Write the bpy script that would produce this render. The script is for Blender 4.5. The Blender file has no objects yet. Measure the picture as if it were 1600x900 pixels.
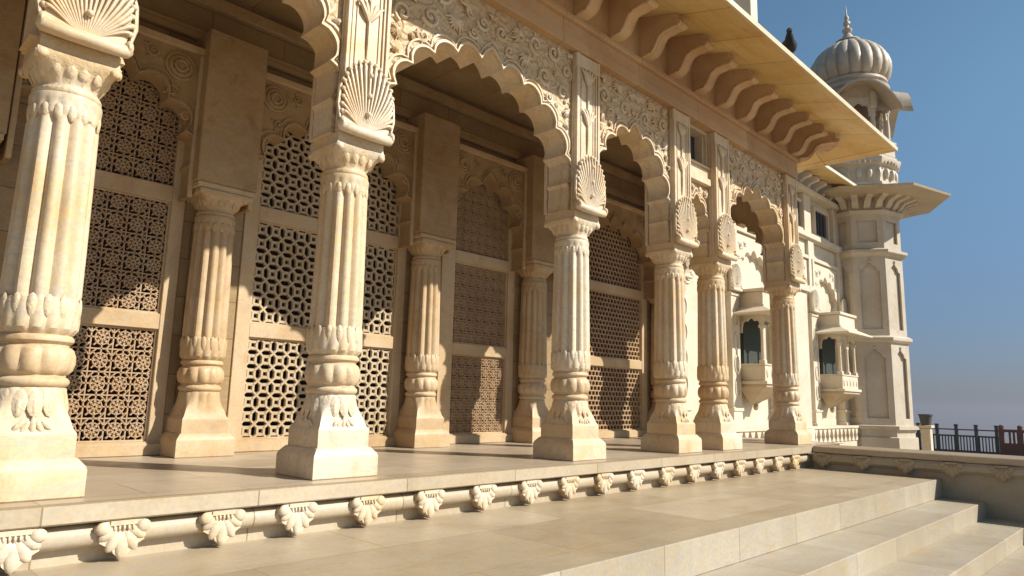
import bpy, bmesh, math, random
from mathutils import Vector, Matrix
PI = math.pi
S = bpy.context.scene
COL = S.collection

# ------------------------------------------------------------------ camera, sky, sun, exposure
cam_data = bpy.data.cameras.new('camera')
cam_data.sensor_width = 36.0
cam_data.lens = 36.0 * 1084.865 / 1600.0
cam_data.clip_start = 0.05
cam_data.clip_end = 20000
cam = bpy.data.objects.new('camera', cam_data)
COL.objects.link(cam)
yaw, pitch, roll = math.radians(45.5703), math.radians(9.1151), math.radians(1.36738)
fw = Vector((math.sin(yaw)*math.cos(pitch), math.cos(yaw)*math.cos(pitch), math.sin(pitch)))
rt = Vector((math.cos(yaw), -math.sin(yaw), 0))
up = rt.cross(fw)
r2 = rt*math.cos(roll) + up*math.sin(roll)
u2 = up*math.cos(roll) - rt*math.sin(roll)
M = Matrix((r2, u2, -fw)).transposed().to_4x4()
M.translation = Vector((-1.0747, -4.9638, 0.6583))
cam.matrix_world = M
S.camera = cam

SUN_AZ, SUN_EL = math.radians(148.0), math.radians(36.5)     # azimuth from +Y towards +X
world = bpy.data.worlds.new('World')
S.world = world
world.use_nodes = True
wn = world.node_tree.nodes
sky = wn.new('ShaderNodeTexSky')
sky.sky_type = 'NISHITA'
sky.sun_disc = False
sky.sun_elevation = SUN_EL
sky.sun_rotation = SUN_AZ
sky.altitude = 200
sky.air_density = 1.0
sky.dust_density = 0.8
sky.ozone_density = 2.6
bg = wn['Background']
bg.inputs['Strength'].default_value = 0.062
wl = world.node_tree.links
tc = wn.new('ShaderNodeTexCoord'); sz = wn.new('ShaderNodeSeparateXYZ'); wl.new(tc.outputs['Generated'], sz.inputs[0])
mr = wn.new('ShaderNodeMapRange'); mr.interpolation_type = 'SMOOTHSTEP'; wl.new(sz.outputs[2], mr.inputs['Value'])
mr.inputs['From Min'].default_value = -0.02; mr.inputs['From Max'].default_value = 0.42
mx = wn.new('ShaderNodeMix'); mx.data_type = 'RGBA'; wl.new(mr.outputs[0], mx.inputs[0])
mx.inputs[6].default_value = (0.50, 0.56, 0.80, 1); mx.inputs[7].default_value = (1.08, 1.34, 1.28, 1)   # dusty desert air near the horizon
mm_ = wn.new('ShaderNodeMix'); mm_.data_type = 'RGBA'; mm_.blend_type = 'MULTIPLY'; mm_.inputs[0].default_value = 1.0
wl.new(sky.outputs['Color'], mm_.inputs[6]); wl.new(mx.outputs[2], mm_.inputs[7]); wl.new(mm_.outputs[2], bg.inputs['Color'])

sd = bpy.data.lights.new('sun', 'SUN')
sd.energy = 5.0
sd.angle = math.radians(0.5)
sd.color = (1.0, 0.965, 0.90)
sun = bpy.data.objects.new('sun', sd)
COL.objects.link(sun)
sdir = Vector((math.sin(SUN_AZ)*math.cos(SUN_EL), math.cos(SUN_AZ)*math.cos(SUN_EL), math.sin(SUN_EL)))
sun.rotation_euler = sdir.to_track_quat('Z', 'Y').to_euler()
sun.location = (0, -20, 20)

S.view_settings.view_transform = 'Standard'
S.view_settings.look = 'None'
S.view_settings.exposure = 0.52
S.view_settings.gamma = 1.0
S.render.engine = 'CYCLES'
S.cycles.max_bounces = 8
S.cycles.diffuse_bounces = 5

# ------------------------------------------------------------------ materials
def stone(name, c1, c2, stain=(0.50, 0.30, 0.13), stain_amt=0.35, rough=0.5, bump=0.15, bscale=9.0,
          carve=0.0, cscale=14.0, brick=None, vein=0.25, spec=0.35, smap=(1, 1, 1)):
    """warm weathered marble; brick=(axisU, axisV, width, height, mortar, dark, offset)"""
    m = bpy.data.materials.new(name)
    m.use_nodes = True
    nt = m.node_tree; N = nt.nodes; L = nt.links
    b = N['Principled BSDF']
    geo = N.new('ShaderNodeNewGeometry')
    pos = geo.outputs['Position']
    def noise(scale, detail=4, rough_=0.6, dist=0.0, vec=pos):
        n = N.new('ShaderNodeTexNoise'); n.inputs['Scale'].default_value = scale
        n.inputs['Detail'].default_value = detail; n.inputs['Roughness'].default_value = rough_
        n.inputs['Distortion'].default_value = dist
        L.new(vec, n.inputs['Vector']); return n
    def ramp(fac, stops):
        r = N.new('ShaderNodeValToRGB'); L.new(fac, r.inputs['Fac'])
        el = r.color_ramp.elements
        el[0].position, el[0].color = stops[0][0], (*stops[0][1], 1)
        el[1].position, el[1].color = stops[-1][0], (*stops[-1][1], 1)
        for p, c in stops[1:-1]:
            e = el.new(p); e.color = (*c, 1)
        return r
    def mix(fac, a, b_, mode='MIX'):
        x = N.new('ShaderNodeMix'); x.data_type = 'RGBA'; x.blend_type = mode
        if hasattr(fac, 'links'): L.new(fac, x.inputs[0])
        else: x.inputs[0].default_value = fac
        for i, v in ((6, a), (7, b_)):
            if hasattr(v, 'links'): L.new(v, x.inputs[i])
            else: x.inputs[i].default_value = (*v, 1)
        return x.outputs[2]
    big = noise(0.9, 5, 0.62, 0.6)
    base = ramp(big.outputs['Fac'], [(0.36, c2), (0.62, c1)]).outputs['Color']
    # grey-blue veins
    mp = N.new('ShaderNodeMapping'); mp.inputs['Rotation'].default_value = (0.3, 0.5, 0.7)
    mp.inputs['Scale'].default_value = (0.5, 1.6, 1.6); L.new(pos, mp.inputs['Vector'])
    vn = noise(1.7, 7, 0.62, 2.4, mp.outputs['Vector'])
    vr = ramp(vn.outputs['Fac'], [(0.47, (0, 0, 0)), (0.5, (1, 1, 1)), (0.535, (0, 0, 0))])
    vm = N.new('ShaderNodeMath'); vm.operation = 'MULTIPLY'; vm.inputs[1].default_value = vein
    L.new(vr.outputs['Color'], vm.inputs[0])
    base = mix(vm.outputs[0], base, (0.40, 0.38, 0.35))
    # warm orange weather stains in patches
    ms = N.new('ShaderNodeMapping'); ms.inputs['Scale'].default_value = smap; L.new(pos, ms.inputs['Vector'])
    st = noise(1.9, 6, 0.7, 0.9, ms.outputs['Vector'])
    sr = ramp(st.outputs['Fac'], [(0.53, (0, 0, 0)), (0.72, (1, 1, 1))])
    sm = N.new('ShaderNodeMath'); sm.operation = 'MULTIPLY'; sm.inputs[1].default_value = stain_amt
    L.new(sr.outputs['Color'], sm.inputs[0])
    base = mix(sm.outputs[0], base, stain)
    # fine mottling
    fi = noise(38, 4, 0.6)
    fr = ramp(fi.outputs['Fac'], [(0.3, (0.86, 0.84, 0.80)), (0.65, (1.0, 1.0, 1.0))])
    base = mix(0.8, base, fr.outputs['Color'], 'MULTIPLY')
    height = noise(bscale, 6, 0.6).outputs['Fac']
    strength = bump
    nrm = None
    bp = N.new('ShaderNodeBump'); bp.inputs['Strength'].default_value = bump
    bp.inputs['Distance'].default_value = 0.02
    L.new(height, bp.inputs['Height']); nrm = bp.outputs['Normal']
    if carve > 0:
        vo = N.new('ShaderNodeTexVoronoi'); vo.feature = 'SMOOTH_F1'; vo.inputs['Scale'].default_value = cscale
        wob = noise(cscale*0.5, 2, 0.5)
        vmx = N.new('ShaderNodeVectorMath'); vmx.operation = 'MULTIPLY_ADD'
        L.new(wob.outputs['Color'], vmx.inputs[0]); vmx.inputs[1].default_value = (0.12,)*3; L.new(pos, vmx.inputs[2])
        L.new(vmx.outputs[0], vo.inputs['Vector'])
        wv = N.new('ShaderNodeMath'); wv.operation = 'SINE'
        ml = N.new('ShaderNodeMath'); ml.operation = 'MULTIPLY'; ml.inputs[1].default_value = 13.0
        L.new(vo.outputs['Distance'], ml.inputs[0]); L.new(ml.outputs[0], wv.inputs[0])
        b2 = N.new('ShaderNodeBump'); b2.inputs['Strength'].default_value = carve
        b2.inputs['Distance'].default_value = 0.03
        L.new(wv.outputs[0], b2.inputs['Height']); L.new(nrm, b2.inputs['Normal']); nrm = b2.outputs['Normal']
    if brick:
        au, av, w, h, mort, dark, off = brick
        sx = N.new('ShaderNodeSeparateXYZ'); L.new(pos, sx.inputs[0])
        cx = N.new('ShaderNodeCombineXYZ')
        L.new(sx.outputs[au], cx.inputs[0]); L.new(sx.outputs[av], cx.inputs[1])
        br = N.new('ShaderNodeTexBrick')
        br.inputs['Scale'].default_value = 1.0
        br.inputs['Brick Width'].default_value = w; br.inputs['Row Height'].default_value = h
        br.inputs['Mortar Size'].default_value = mort; br.inputs['Mortar Smooth'].default_value = 0.3
        br.inputs['Color1'].default_value = (1, 1, 1, 1); br.inputs['Color2'].default_value = (0.80, 0.77, 0.72, 1)
        br.inputs['Mortar'].default_value = (dark, dark*0.9, dark*0.75, 1)
        br.offset = off
        L.new(cx.outputs[0], br.inputs['Vector'])
        base = mix(1.0, base, br.outputs['Color'], 'MULTIPLY')
        b3 = N.new('ShaderNodeBump'); b3.inputs['Strength'].default_value = 0.4; b3.inputs['Distance'].default_value = 0.004
        b3.invert = True
        L.new(br.outputs['Fac'], b3.inputs['Height']); L.new(nrm, b3.inputs['Normal']); nrm = b3.outputs['Normal']
    L.new(base, b.inputs['Base Color'])
    L.new(nrm, b.inputs['Normal'])
    rr = noise(4.0, 3)
    rm = N.new('ShaderNodeMapRange'); L.new(rr.outputs['Fac'], rm.inputs['Value'])
    rm.inputs['To Min'].default_value = rough-0.14; rm.inputs['To Max'].default_value = rough+0.14
    L.new(rm.outputs[0], b.inputs['Roughness'])
    b.inputs['Specular IOR Level'].default_value = spec
    return m

CR1, CR2 = (0.68, 0.565, 0.41), (0.61, 0.425, 0.215)
MAT = {}
MAT['marble'] = stone('cream_marble', CR1, CR2, stain=(0.46, 0.28, 0.13), stain_amt=0.6, bump=0.3, vein=0.45, smap=(2.6, 2.6, .9))
MAT['stained'] = stone('rust_stained_marble', (0.62, 0.48, 0.31), (0.53, 0.34, 0.16), stain=(0.36, 0.18, 0.07), stain_amt=0.75, bump=0.35, vein=0.2, smap=(1.6, 1.6, 2.5))
MAT['carved'] = stone('carved_cream_marble', (0.60, 0.46, 0.29), (0.54, 0.365, 0.185), stain=(0.36, 0.21, 0.09), stain_amt=0.6, bump=0.4, carve=0.45, cscale=11, vein=0.06)
MAT['leafy'] = stone('leaf_carved_marble', CR1, CR2, stain=(0.44, 0.28, 0.14), stain_amt=0.4, bump=0.3, carve=0.10, cscale=24)
MAT['inner'] = stone('shaded_hall_marble', (0.57, 0.42, 0.25), (0.46, 0.31, 0.15), stain=(0.34, 0.16, 0.055), stain_amt=0.5, bump=0.25)  # darker, warmer copy of the cream marble: hall shade put into its colour
MAT['inner_carved'] = stone('hall_carved_marble', (0.57, 0.42, 0.25), (0.46, 0.31, 0.15), stain=(0.34, 0.16, 0.055), stain_amt=0.5, bump=0.3, carve=0.35, cscale=12)  # same tones with the hall shade in them, plus carving
MAT['hallpier'] = stone('shade_toned_pier_marble', (0.43, 0.29, 0.14), (0.32, 0.20, 0.085), stain=(0.22, 0.11, 0.035), stain_amt=0.6, bump=0.25)  # darker still: shade on upper piers and blind arches is put into the colour
MAT['wall'] = stone('shade_toned_wall_marble', (0.38, 0.26, 0.12), (0.29, 0.18, 0.075), stain=(0.25, 0.13, 0.045), stain_amt=0.5, bump=0.2,  # wall and ceiling marble, colour lowered to carry the hall shade
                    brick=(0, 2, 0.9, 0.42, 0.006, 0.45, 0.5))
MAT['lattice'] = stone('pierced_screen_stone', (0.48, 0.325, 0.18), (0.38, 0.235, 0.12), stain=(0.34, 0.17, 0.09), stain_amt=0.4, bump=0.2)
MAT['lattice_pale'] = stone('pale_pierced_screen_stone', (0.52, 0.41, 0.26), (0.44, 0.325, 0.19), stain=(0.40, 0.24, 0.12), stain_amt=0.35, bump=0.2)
MAT['beam'] = stone('beam_stone', (0.58, 0.385, 0.205), (0.49, 0.29, 0.135), stain=(0.42, 0.22, 0.10), stain_amt=0.5, bump=0.25,
                    brick=(0, 2, 1.6, 30.0, 0.006, 0.5, 0.0))
MAT['soffit'] = stone('eave_slab_stone', (0.74, 0.54, 0.22), (0.64, 0.40, 0.12), stain=(0.55, 0.25, 0.07), stain_amt=0.7, bump=0.15,  # yellow is part staining, part bounced light put into the colour
                      brick=(0, 1, 0.92, 50.0, 0.009, 0.42, 0.0), vein=0.1, smap=(.45, 3.0, 3.0))
MAT['eave_edge'] = stone('eave_edge_stone', (0.66, 0.54, 0.36), (0.55, 0.42, 0.26), stain=(0.35, 0.24, 0.14), stain_amt=0.5, bump=0.3)
MAT['lip'] = stone('platform_edge_marble', (0.54, 0.45, 0.32), (0.47, 0.375, 0.245), stain=(0.48, 0.33, 0.19), stain_amt=0.35, bump=0.2,
                   brick=(0, 2, 1.28, 30.0, 0.006, 0.55, 0.0), vein=0.3)
MAT['floor'] = stone('hall_floor_marble', (0.50, 0.405, 0.285), (0.42, 0.325, 0.22), stain=(0.40, 0.28, 0.19), stain_amt=0.4, rough=0.36,
                     bump=0.06, brick=(0, 1, 1.25, 0.62, 0.006, 0.6, 0.5), vein=0.45, spec=0.5, smap=(.5, 1.6, 1))
MAT['landing'] = stone('landing_marble', (0.47, 0.375, 0.245), (0.395, 0.305, 0.19), stain=(0.34, 0.225, 0.12), stain_amt=0.55, rough=0.42,
                       bump=0.08, brick=(0, 1, 1.9, 0.9, 0.007, 0.78, 0.5), vein=0.45, spec=0.4, smap=(.45, 1.6, 1))
MAT['step'] = stone('step_marble', (0.50, 0.44, 0.34), (0.44, 0.365, 0.255), stain=(0.44, 0.29, 0.14), stain_amt=0.5, bump=0.15,
                    brick=(0, 2, 1.15, 30.0, 0.006, 0.6, 0.0), vein=0.6, smap=(.8, 2, 2))
MAT['wing'] = stone('wing_marble', (0.68, 0.60, 0.47), (0.60, 0.51, 0.37), stain=(0.48, 0.34, 0.19), stain_amt=0.3, bump=0.2, vein=0.15)
MAT['tower'] = stone('tower_marble', (0.58, 0.50, 0.39), (0.48, 0.40, 0.29), stain=(0.42, 0.30, 0.18), stain_amt=0.5, bump=0.3)
MAT['broad'] = stone('broad_eave_stone', (0.50, 0.40, 0.26), (0.42, 0.32, 0.19), stain=(0.26, 0.18, 0.10), stain_amt=0.5, bump=0.3)
MAT['dome'] = stone('weathered_dome_stone', (0.50, 0.42, 0.32), (0.39, 0.32, 0.235), stain=(0.20, 0.16, 0.13), stain_amt=0.6, bump=0.4)

def plain(name, c, rough=0.7, metal=0.0, var=0.25):
    m = bpy.data.materials.new(name); m.use_nodes = True
    nt = m.node_tree; b = nt.nodes['Principled BSDF']
    n = nt.nodes.new('ShaderNodeTexNoise'); n.inputs['Scale'].default_value = 6; n.inputs['Detail'].default_value = 5
    g = nt.nodes.new('ShaderNodeNewGeometry'); nt.links.new(g.outputs['Position'], n.inputs['Vector'])
    r = nt.nodes.new('ShaderNodeValToRGB'); nt.links.new(n.outputs['Fac'], r.inputs['Fac'])
    r.color_ramp.elements[0].position = 0.3; r.color_ramp.elements[1].position = 0.7
    r.color_ramp.elements[0].color = (*[x*(1-var) for x in c], 1); r.color_ramp.elements[1].color = (*c, 1)
    nt.links.new(r.outputs['Color'], b.inputs['Base Color'])
    b.inputs['Roughness'].default_value = rough; b.inputs['Metallic'].default_value = metal
    return m
MAT['fence'] = plain('dark_painted_iron', (0.035, 0.035, 0.042), 0.6)
MAT['redstone'] = plain('dark_red_sandstone', (0.11, 0.045, 0.03), 0.85)
MAT['glass'] = plain('dark_window_glass', (0.035, 0.035, 0.035), 0.6)
MAT['green'] = plain('green_tinted_pane', (0.03, 0.04, 0.028), 0.85)
MAT['pigeon'] = plain('dark_feathers', (0.012, 0.012, 0.015), 0.95)
MAT['pot'] = plain('dark_grey_clay', (0.075, 0.068, 0.06), 0.8)
MAT['ground'] = plain('dusty_ground', (0.13, 0.11, 0.085), 0.95)
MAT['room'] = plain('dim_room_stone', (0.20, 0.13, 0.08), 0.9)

# ------------------------------------------------------------------ mesh helpers
class MB:
    def __init__(s): s.v = []; s.f = []
    def add(s, vs, fs):
        o = len(s.v); s.v += [tuple(p) for p in vs]; s.f += [tuple(i+o for i in f) for f in fs]; return s
    def box(s, x0, x1, y0, y1, z0, z1, bev=0.0):
        if bev <= 0:
            v = [(x, y, z) for z in (z0, z1) for y in (y0, y1) for x in (x0, x1)]
            f = [(0,2,3,1), (4,5,7,6), (0,1,5,4), (2,6,7,3), (0,4,6,2), (1,3,7,5)]
            return s.add(v, f)
        rings = [(z0, bev), (z0+bev, 0), (z1-bev, 0), (z1, bev)]
        v = []; f = []
        for z, i in rings:
            a0, a1, b0, b1 = x0+i, x1-i, y0+i, y1-i
            c = bev*0.7 if i == 0 else bev*0.4
            v += [(a0+c,b0,z),(a1-c,b0,z),(a1,b0+c,z),(a1,b1-c,z),(a1-c,b1,z),(a0+c,b1,z),(a0,b1-c,z),(a0,b0+c,z)]
        for k in range(3):
            for i in range(8):
                j = (i+1) % 8
                f.append((k*8+i, k*8+j, k*8+8+j, k*8+8+i))
        f.append(tuple(range(7, -1, -1))); f.append(tuple(24+i for i in range(8)))
        return s.add(v, f)
    def rings(s, rs, cap=True):
        """list of equal-length closed point rings"""
        n = len(rs[0]); v = [p for r in rs for p in r]; f = []
        for k in range(len(rs)-1):
            for i in range(n):
                j = (i+1) % n
                f.append((k*n+i, k*n+j, (k+1)*n+j, (k+1)*n+i))
        if cap:
            f.append(tuple(range(n-1, -1, -1))); f.append(tuple((len(rs)-1)*n+i for i in range(n)))
        return s.add(v, f)
    def tube(s, pts, rad, n=6, squash=None):
        """tube along pts; rad number or list"""
        P = [Vector(p) for p in pts]; rs = []
        up0 = Vector((0, 1, 0))
        for i, p in enumerate(P):
            t = (P[min(i+1, len(P)-1)] - P[max(i-1, 0)])
            if t.length < 1e-9: t = Vector((0, 0, 1))
            t.normalize()
            u = up0 if abs(t.dot(up0)) < 0.9 else Vector((1, 0, 0))
            a = t.cross(u).normalized(); b = a.cross(t)
            r = rad[i] if isinstance(rad, (list, tuple)) else rad
            rs.append([p + a*(r*math.cos(q*2*PI/n)) + b*(r*math.sin(q*2*PI/n)) for q in range(n)])
        return s.rings(rs)
    def blob(s, c, rx, ry, rz, rot=0.0, n=10, m=6):
        """ellipsoid, rotated by rot about the y axis"""
        rs = []
        ca, sa = math.cos(rot), math.sin(rot)
        for k in range(m+1):
            ph = -PI/2 + PI*k/m*0.98 + PI*0.01
            r_, h = math.cos(ph), math.sin(ph)
            ring = []
            for i in range(n):
                a = 2*PI*i/n
                x, y, z = rx*r_*math.cos(a), ry*r_*math.sin(a), rz*h
                ring.append((c[0]+x*ca+z*sa, c[1]+y, c[2]-x*sa+z*ca))
            rs.append(ring)
        return s.rings(rs)
    def prism(s, poly, a0, a1, axis='y'):
        """extrude a 2-D polygon; axis y: poly is (x,z); axis x: poly is (y,z); axis z: poly is (x,y)"""
        def P(p, a):
            return {'y': (p[0], a, p[1]), 'x': (a, p[0], p[1]), 'z': (p[0], p[1], a)}[axis]
        n = len(poly)
        v = [P(p, a0) for p in poly] + [P(p, a1) for p in poly]
        f = [(i, (i+1) % n, n+(i+1) % n, n+i) for i in range(n)]
        f.append(tuple(range(n-1, -1, -1))); f.append(tuple(range(n, 2*n)))
        return s.add(v, f)
    def xf(s, M_, start=0):
        s.v = s.v[:start] + [tuple(M_ @ Vector(p)) for p in s.v[start:]]; return s
    def build(s, name, mat, parent=None, smooth=True, angle=32):
        me = bpy.data.meshes.new(name)
        me.from_pydata(s.v, [], s.f)
        bm = bmesh.new(); bm.from_mesh(me)
        big = [f for f in bm.faces if len(f.verts) > 4]
        if big: bmesh.ops.triangulate(bm, faces=big)
        bmesh.ops.recalc_face_normals(bm, faces=bm.faces)
        bm.to_mesh(me); bm.free()
        if smooth:
            me.shade_smooth(); me.set_sharp_from_angle(angle=math.radians(angle))
        me.materials.append(mat if not isinstance(mat, str) else MAT[mat])
        o = bpy.data.objects.new(name, me); COL.objects.link(o)
        if parent is not None: o.parent = parent
        return o

def thing(name, label, cat, loc=(0, 0, 0), group=None, rz=0.0):
    o = bpy.data.objects.new(name, None); COL.objects.link(o)
    o.location = loc; o.rotation_euler = (0, 0, rz); o.empty_display_size = 0.2
    tag(o, label, cat, group); return o
def tag(o, label, cat, group=None):
    o['label'] = label; o['category'] = cat
    if group: o['group'] = group
    elif 'group' in o: del o['group']
    return o
def struct(o): o['kind'] = 'structure'; return o
def kids(o): return [c for c in COL.objects if c.parent == o]
def copy_tree(o, parent=None):
    c = o.copy(); COL.objects.link(c); c.parent = parent
    for ch in CH.get(o.name, kids(o)): copy_tree(ch, c)
    return c
CH = {}

# ------------------------------------------------------------------ the lie of the land
XE = 11.10          # where the landing ends against the side terrace
ZG = -0.36          # landing
mb = MB()
mb.box(-9, 12.75, -0.10, 3.35, -1.2, -0.006)
struct(mb.build('platform', 'landing'))
mb = MB(); mb.box(-9, 12.75, -0.2, 2.9, -0.006, 0.0)
struct(mb.build('floor', 'floor', smooth=False))
mb = MB(); mb.box(-9, XE+0.02, -2.10, -0.10, -1.4, ZG)
struct(mb.build('landing', 'landing', smooth=False))

def steps():
    mb = MB()
    z, y = ZG, -2.10
    for k, (dz, dy) in enumerate([(0.27, 0.56), (0.22, 0.52), (0.2, 0.5), (0.2, 0.5), (0.2, 0.5)]):
        z -= dz
        mb.box(-9, XE+0.01, y-dy-(0.0 if k < 4 else 3.0), y-0.002, z-1.0, z, 0.006)
        y -= dy
    o = mb.build('steps', 'step'); struct(o)
steps()
# bright riser facing of the landing
mb = MB(); mb.box(-9, XE, -2.125, -2.101, ZG-0.268, ZG+0.003, 0.004)
struct(mb.build('landing_riser', 'step'))

# ground and lower terrace beyond
mb = MB(); mb.box(-4000, 4000, -4000, 9000, -60, -59)
mb.add([], [])
g = MB(); n = 60
g.box(12.7, 31, -60, 60, -3.0, -1.0)
struct(g.build('lower_terrace', 'landing', smooth=False))
g = MB(); g.box(-70, 12.7, -70, -5.7, -3.2, -1.75)
struct(g.build('forecourt', 'landing', smooth=False))
g = MB()
g.add([(-6000, -6000, -40), (9000, -6000, -40), (9000, 9000, -40), (-6000, 9000, -40)], [(0, 1, 2, 3)])
struct(g.build('ground', 'ground', smooth=False))
g = MB(); g.box(-75, 65, -75, 65, -40, -3.0)
struct(g.build('hill', 'ground', smooth=False))

# side terrace running out from the portico (coping, shaded face, palmettes)
def palmette(mb, x, y, z, s=1.0):
    """carved palmette hanging on the -Y side: about 0.3 wide, 0.24 high"""
    out = [(-.10, -.004), (-.15, -.03), (-.155, -.06), (-.115, -.09), (-.125, -.125), (-.085, -.15), (-.055, -.16), (-.045, -.19), (0, -.232),
           (.045, -.19), (.055, -.16), (.085, -.15), (.125, -.125), (.115, -.09), (.155, -.06), (.15, -.03), (.10, -.004)]
    mb.prism([(x+u*s, z+w*s) for u, w in out], y-.012*s, y+.10*s)
    for dx, dz, rx, rz, rot in [(0, -0.150, .040, .084, 0), (-.046, -.120, .036, .072, .50), (.046, -.120, .036, .072, -.50),
                                (-.078, -.078, .032, .062, 1.0), (.078, -.078, .032, .062, -1.0)]:
        mb.blob((x+dx*s, y-0.008*s, z+dz*s), rx*s, .020*s, rz*s, rot, 12, 6)
    for sx in (-1, 1):
        mb.blob((x+sx*.112*s, y-.012*s, z-.044*s), .044*s, .024*s, .040*s, 0, 12, 6)
    mb.box(x-.075*s, x+.075*s, y-.022*s, y+.03*s, z-.030*s, z-.002)
    for k in range(5):
        mb.blob((x+(k-2)*.026*s, y-.024*s, z-.046*s), .009*s, .008*s, .018*s, 0, 6, 4)
lip = thing('platform_edge', 'long marble platform edge with coping and rounded band below the front columns', 'platform edge', (0, 0, 0))
mb = MB(); mb.box(-9, XE+0.012, -0.25, -0.195, -0.115, 0.0035, 0.010); mb.box(-9, XE+0.01, -0.197, -0.05, -0.112, -0.008)
mb.build('coping', 'lip', lip)
prof = [(-.05, -.115), (-.165, -.115), (-.165, -.128)]
for k in range(9):
    a = PI/2 - PI*k/8
    prof.append((-.150-.062*math.cos(a), -.200+.066*math.sin(a)))
prof += [(-.12, -.272), (-.12, ZG), (-.05, ZG)]
mb = MB(); mb.prism(prof, -9, XE+.01, 'x'); mb.build('rounded_band', 'lip', lip, angle=45)
xs = [-0.11, .44, 1.05, 1.60, 2.20, 2.83, 3.46, 4.09, 4.68, 5.28, 5.90, 6.56, 7.21, 7.85, 8.48, 9.10, 9.76, 10.4]
base = None
for k, x in enumerate([-1.25, -0.68] + xs):
    if base is None:
        mb = MB(); palmette(mb, 0, 0, 0, 1.0); base = mb.build('palmette', 'marble', lip, angle=50); o = base
    else:
        o = base.copy(); COL.objects.link(o); o.parent = lip
    o.location = (x, -.222, -.117)

side = thing('terrace_wall', 'low terrace wall at the far end of the landing, its face in shade with palmettes under the coping', 'terrace wall', (XE, 0, 0))
mb = MB(); mb.box(-0.05, 0.9, -9, -0.255, -0.10, -0.003, 0.010); mb.build('coping', 'lip', side)
mb = MB(); mb.box(0.0, 0.9, -9, -0.26, -2.0, -0.102); 
prof = [(-.0, -.11), (-.05, -.11), (-.085, -.15), (-.085, -.22), (-.03, -.27), (0, -.27)]
mb.add([], [])
v0 = len(mb.v)
n = len(prof)
vv = [(p[0], -9, p[1]) for p in prof] + [(p[0], -.262, p[1]) for p in prof]
mb.add(vv, [(i, (i+1) % n, n+(i+1) % n, n+i) for i in range(n)] + [tuple(range(n)), tuple(range(2*n-1, n-1, -1))])
mb.build('face', 'step', side)
base2 = None
for k in range(8):
    if base2 is None:
        mb = MB(); palmette(mb, 0, 0, 0, 1.0); mb.xf(Matrix.Rotation(-PI/2, 4, 'Z')); base2 = mb.build('palmette', 'landing', side, angle=50); o = base2
    else: o = base2.copy(); COL.objects.link(o); o.parent = side
    o.location = (-.07, -.42-.62*k, -.105)

# ------------------------------------------------------------------ columns
NR = 96
def sec(z, h, q=0.0, amp=0.0, nf=12, sharp=0):
    r = []
    for i in range(NR):
        a = 2*PI*i/NR
        ca, sa = math.cos(a), math.sin(a)
        R = h*((1-q) + q/max(abs(ca), abs(sa)))
        if amp:
            w = abs(math.sin(nf*a/2)) if sharp >= 0 else 1-abs(math.sin(nf*a/2))
            if sharp: w = w**0.6
            R *= 1 + amp*(w-0.55)
        r.append((R*ca, R*sa, z))
    return r
def seq(rows): 
    mb = MB(); mb.rings([sec(*r) for r in rows]); return mb

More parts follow.
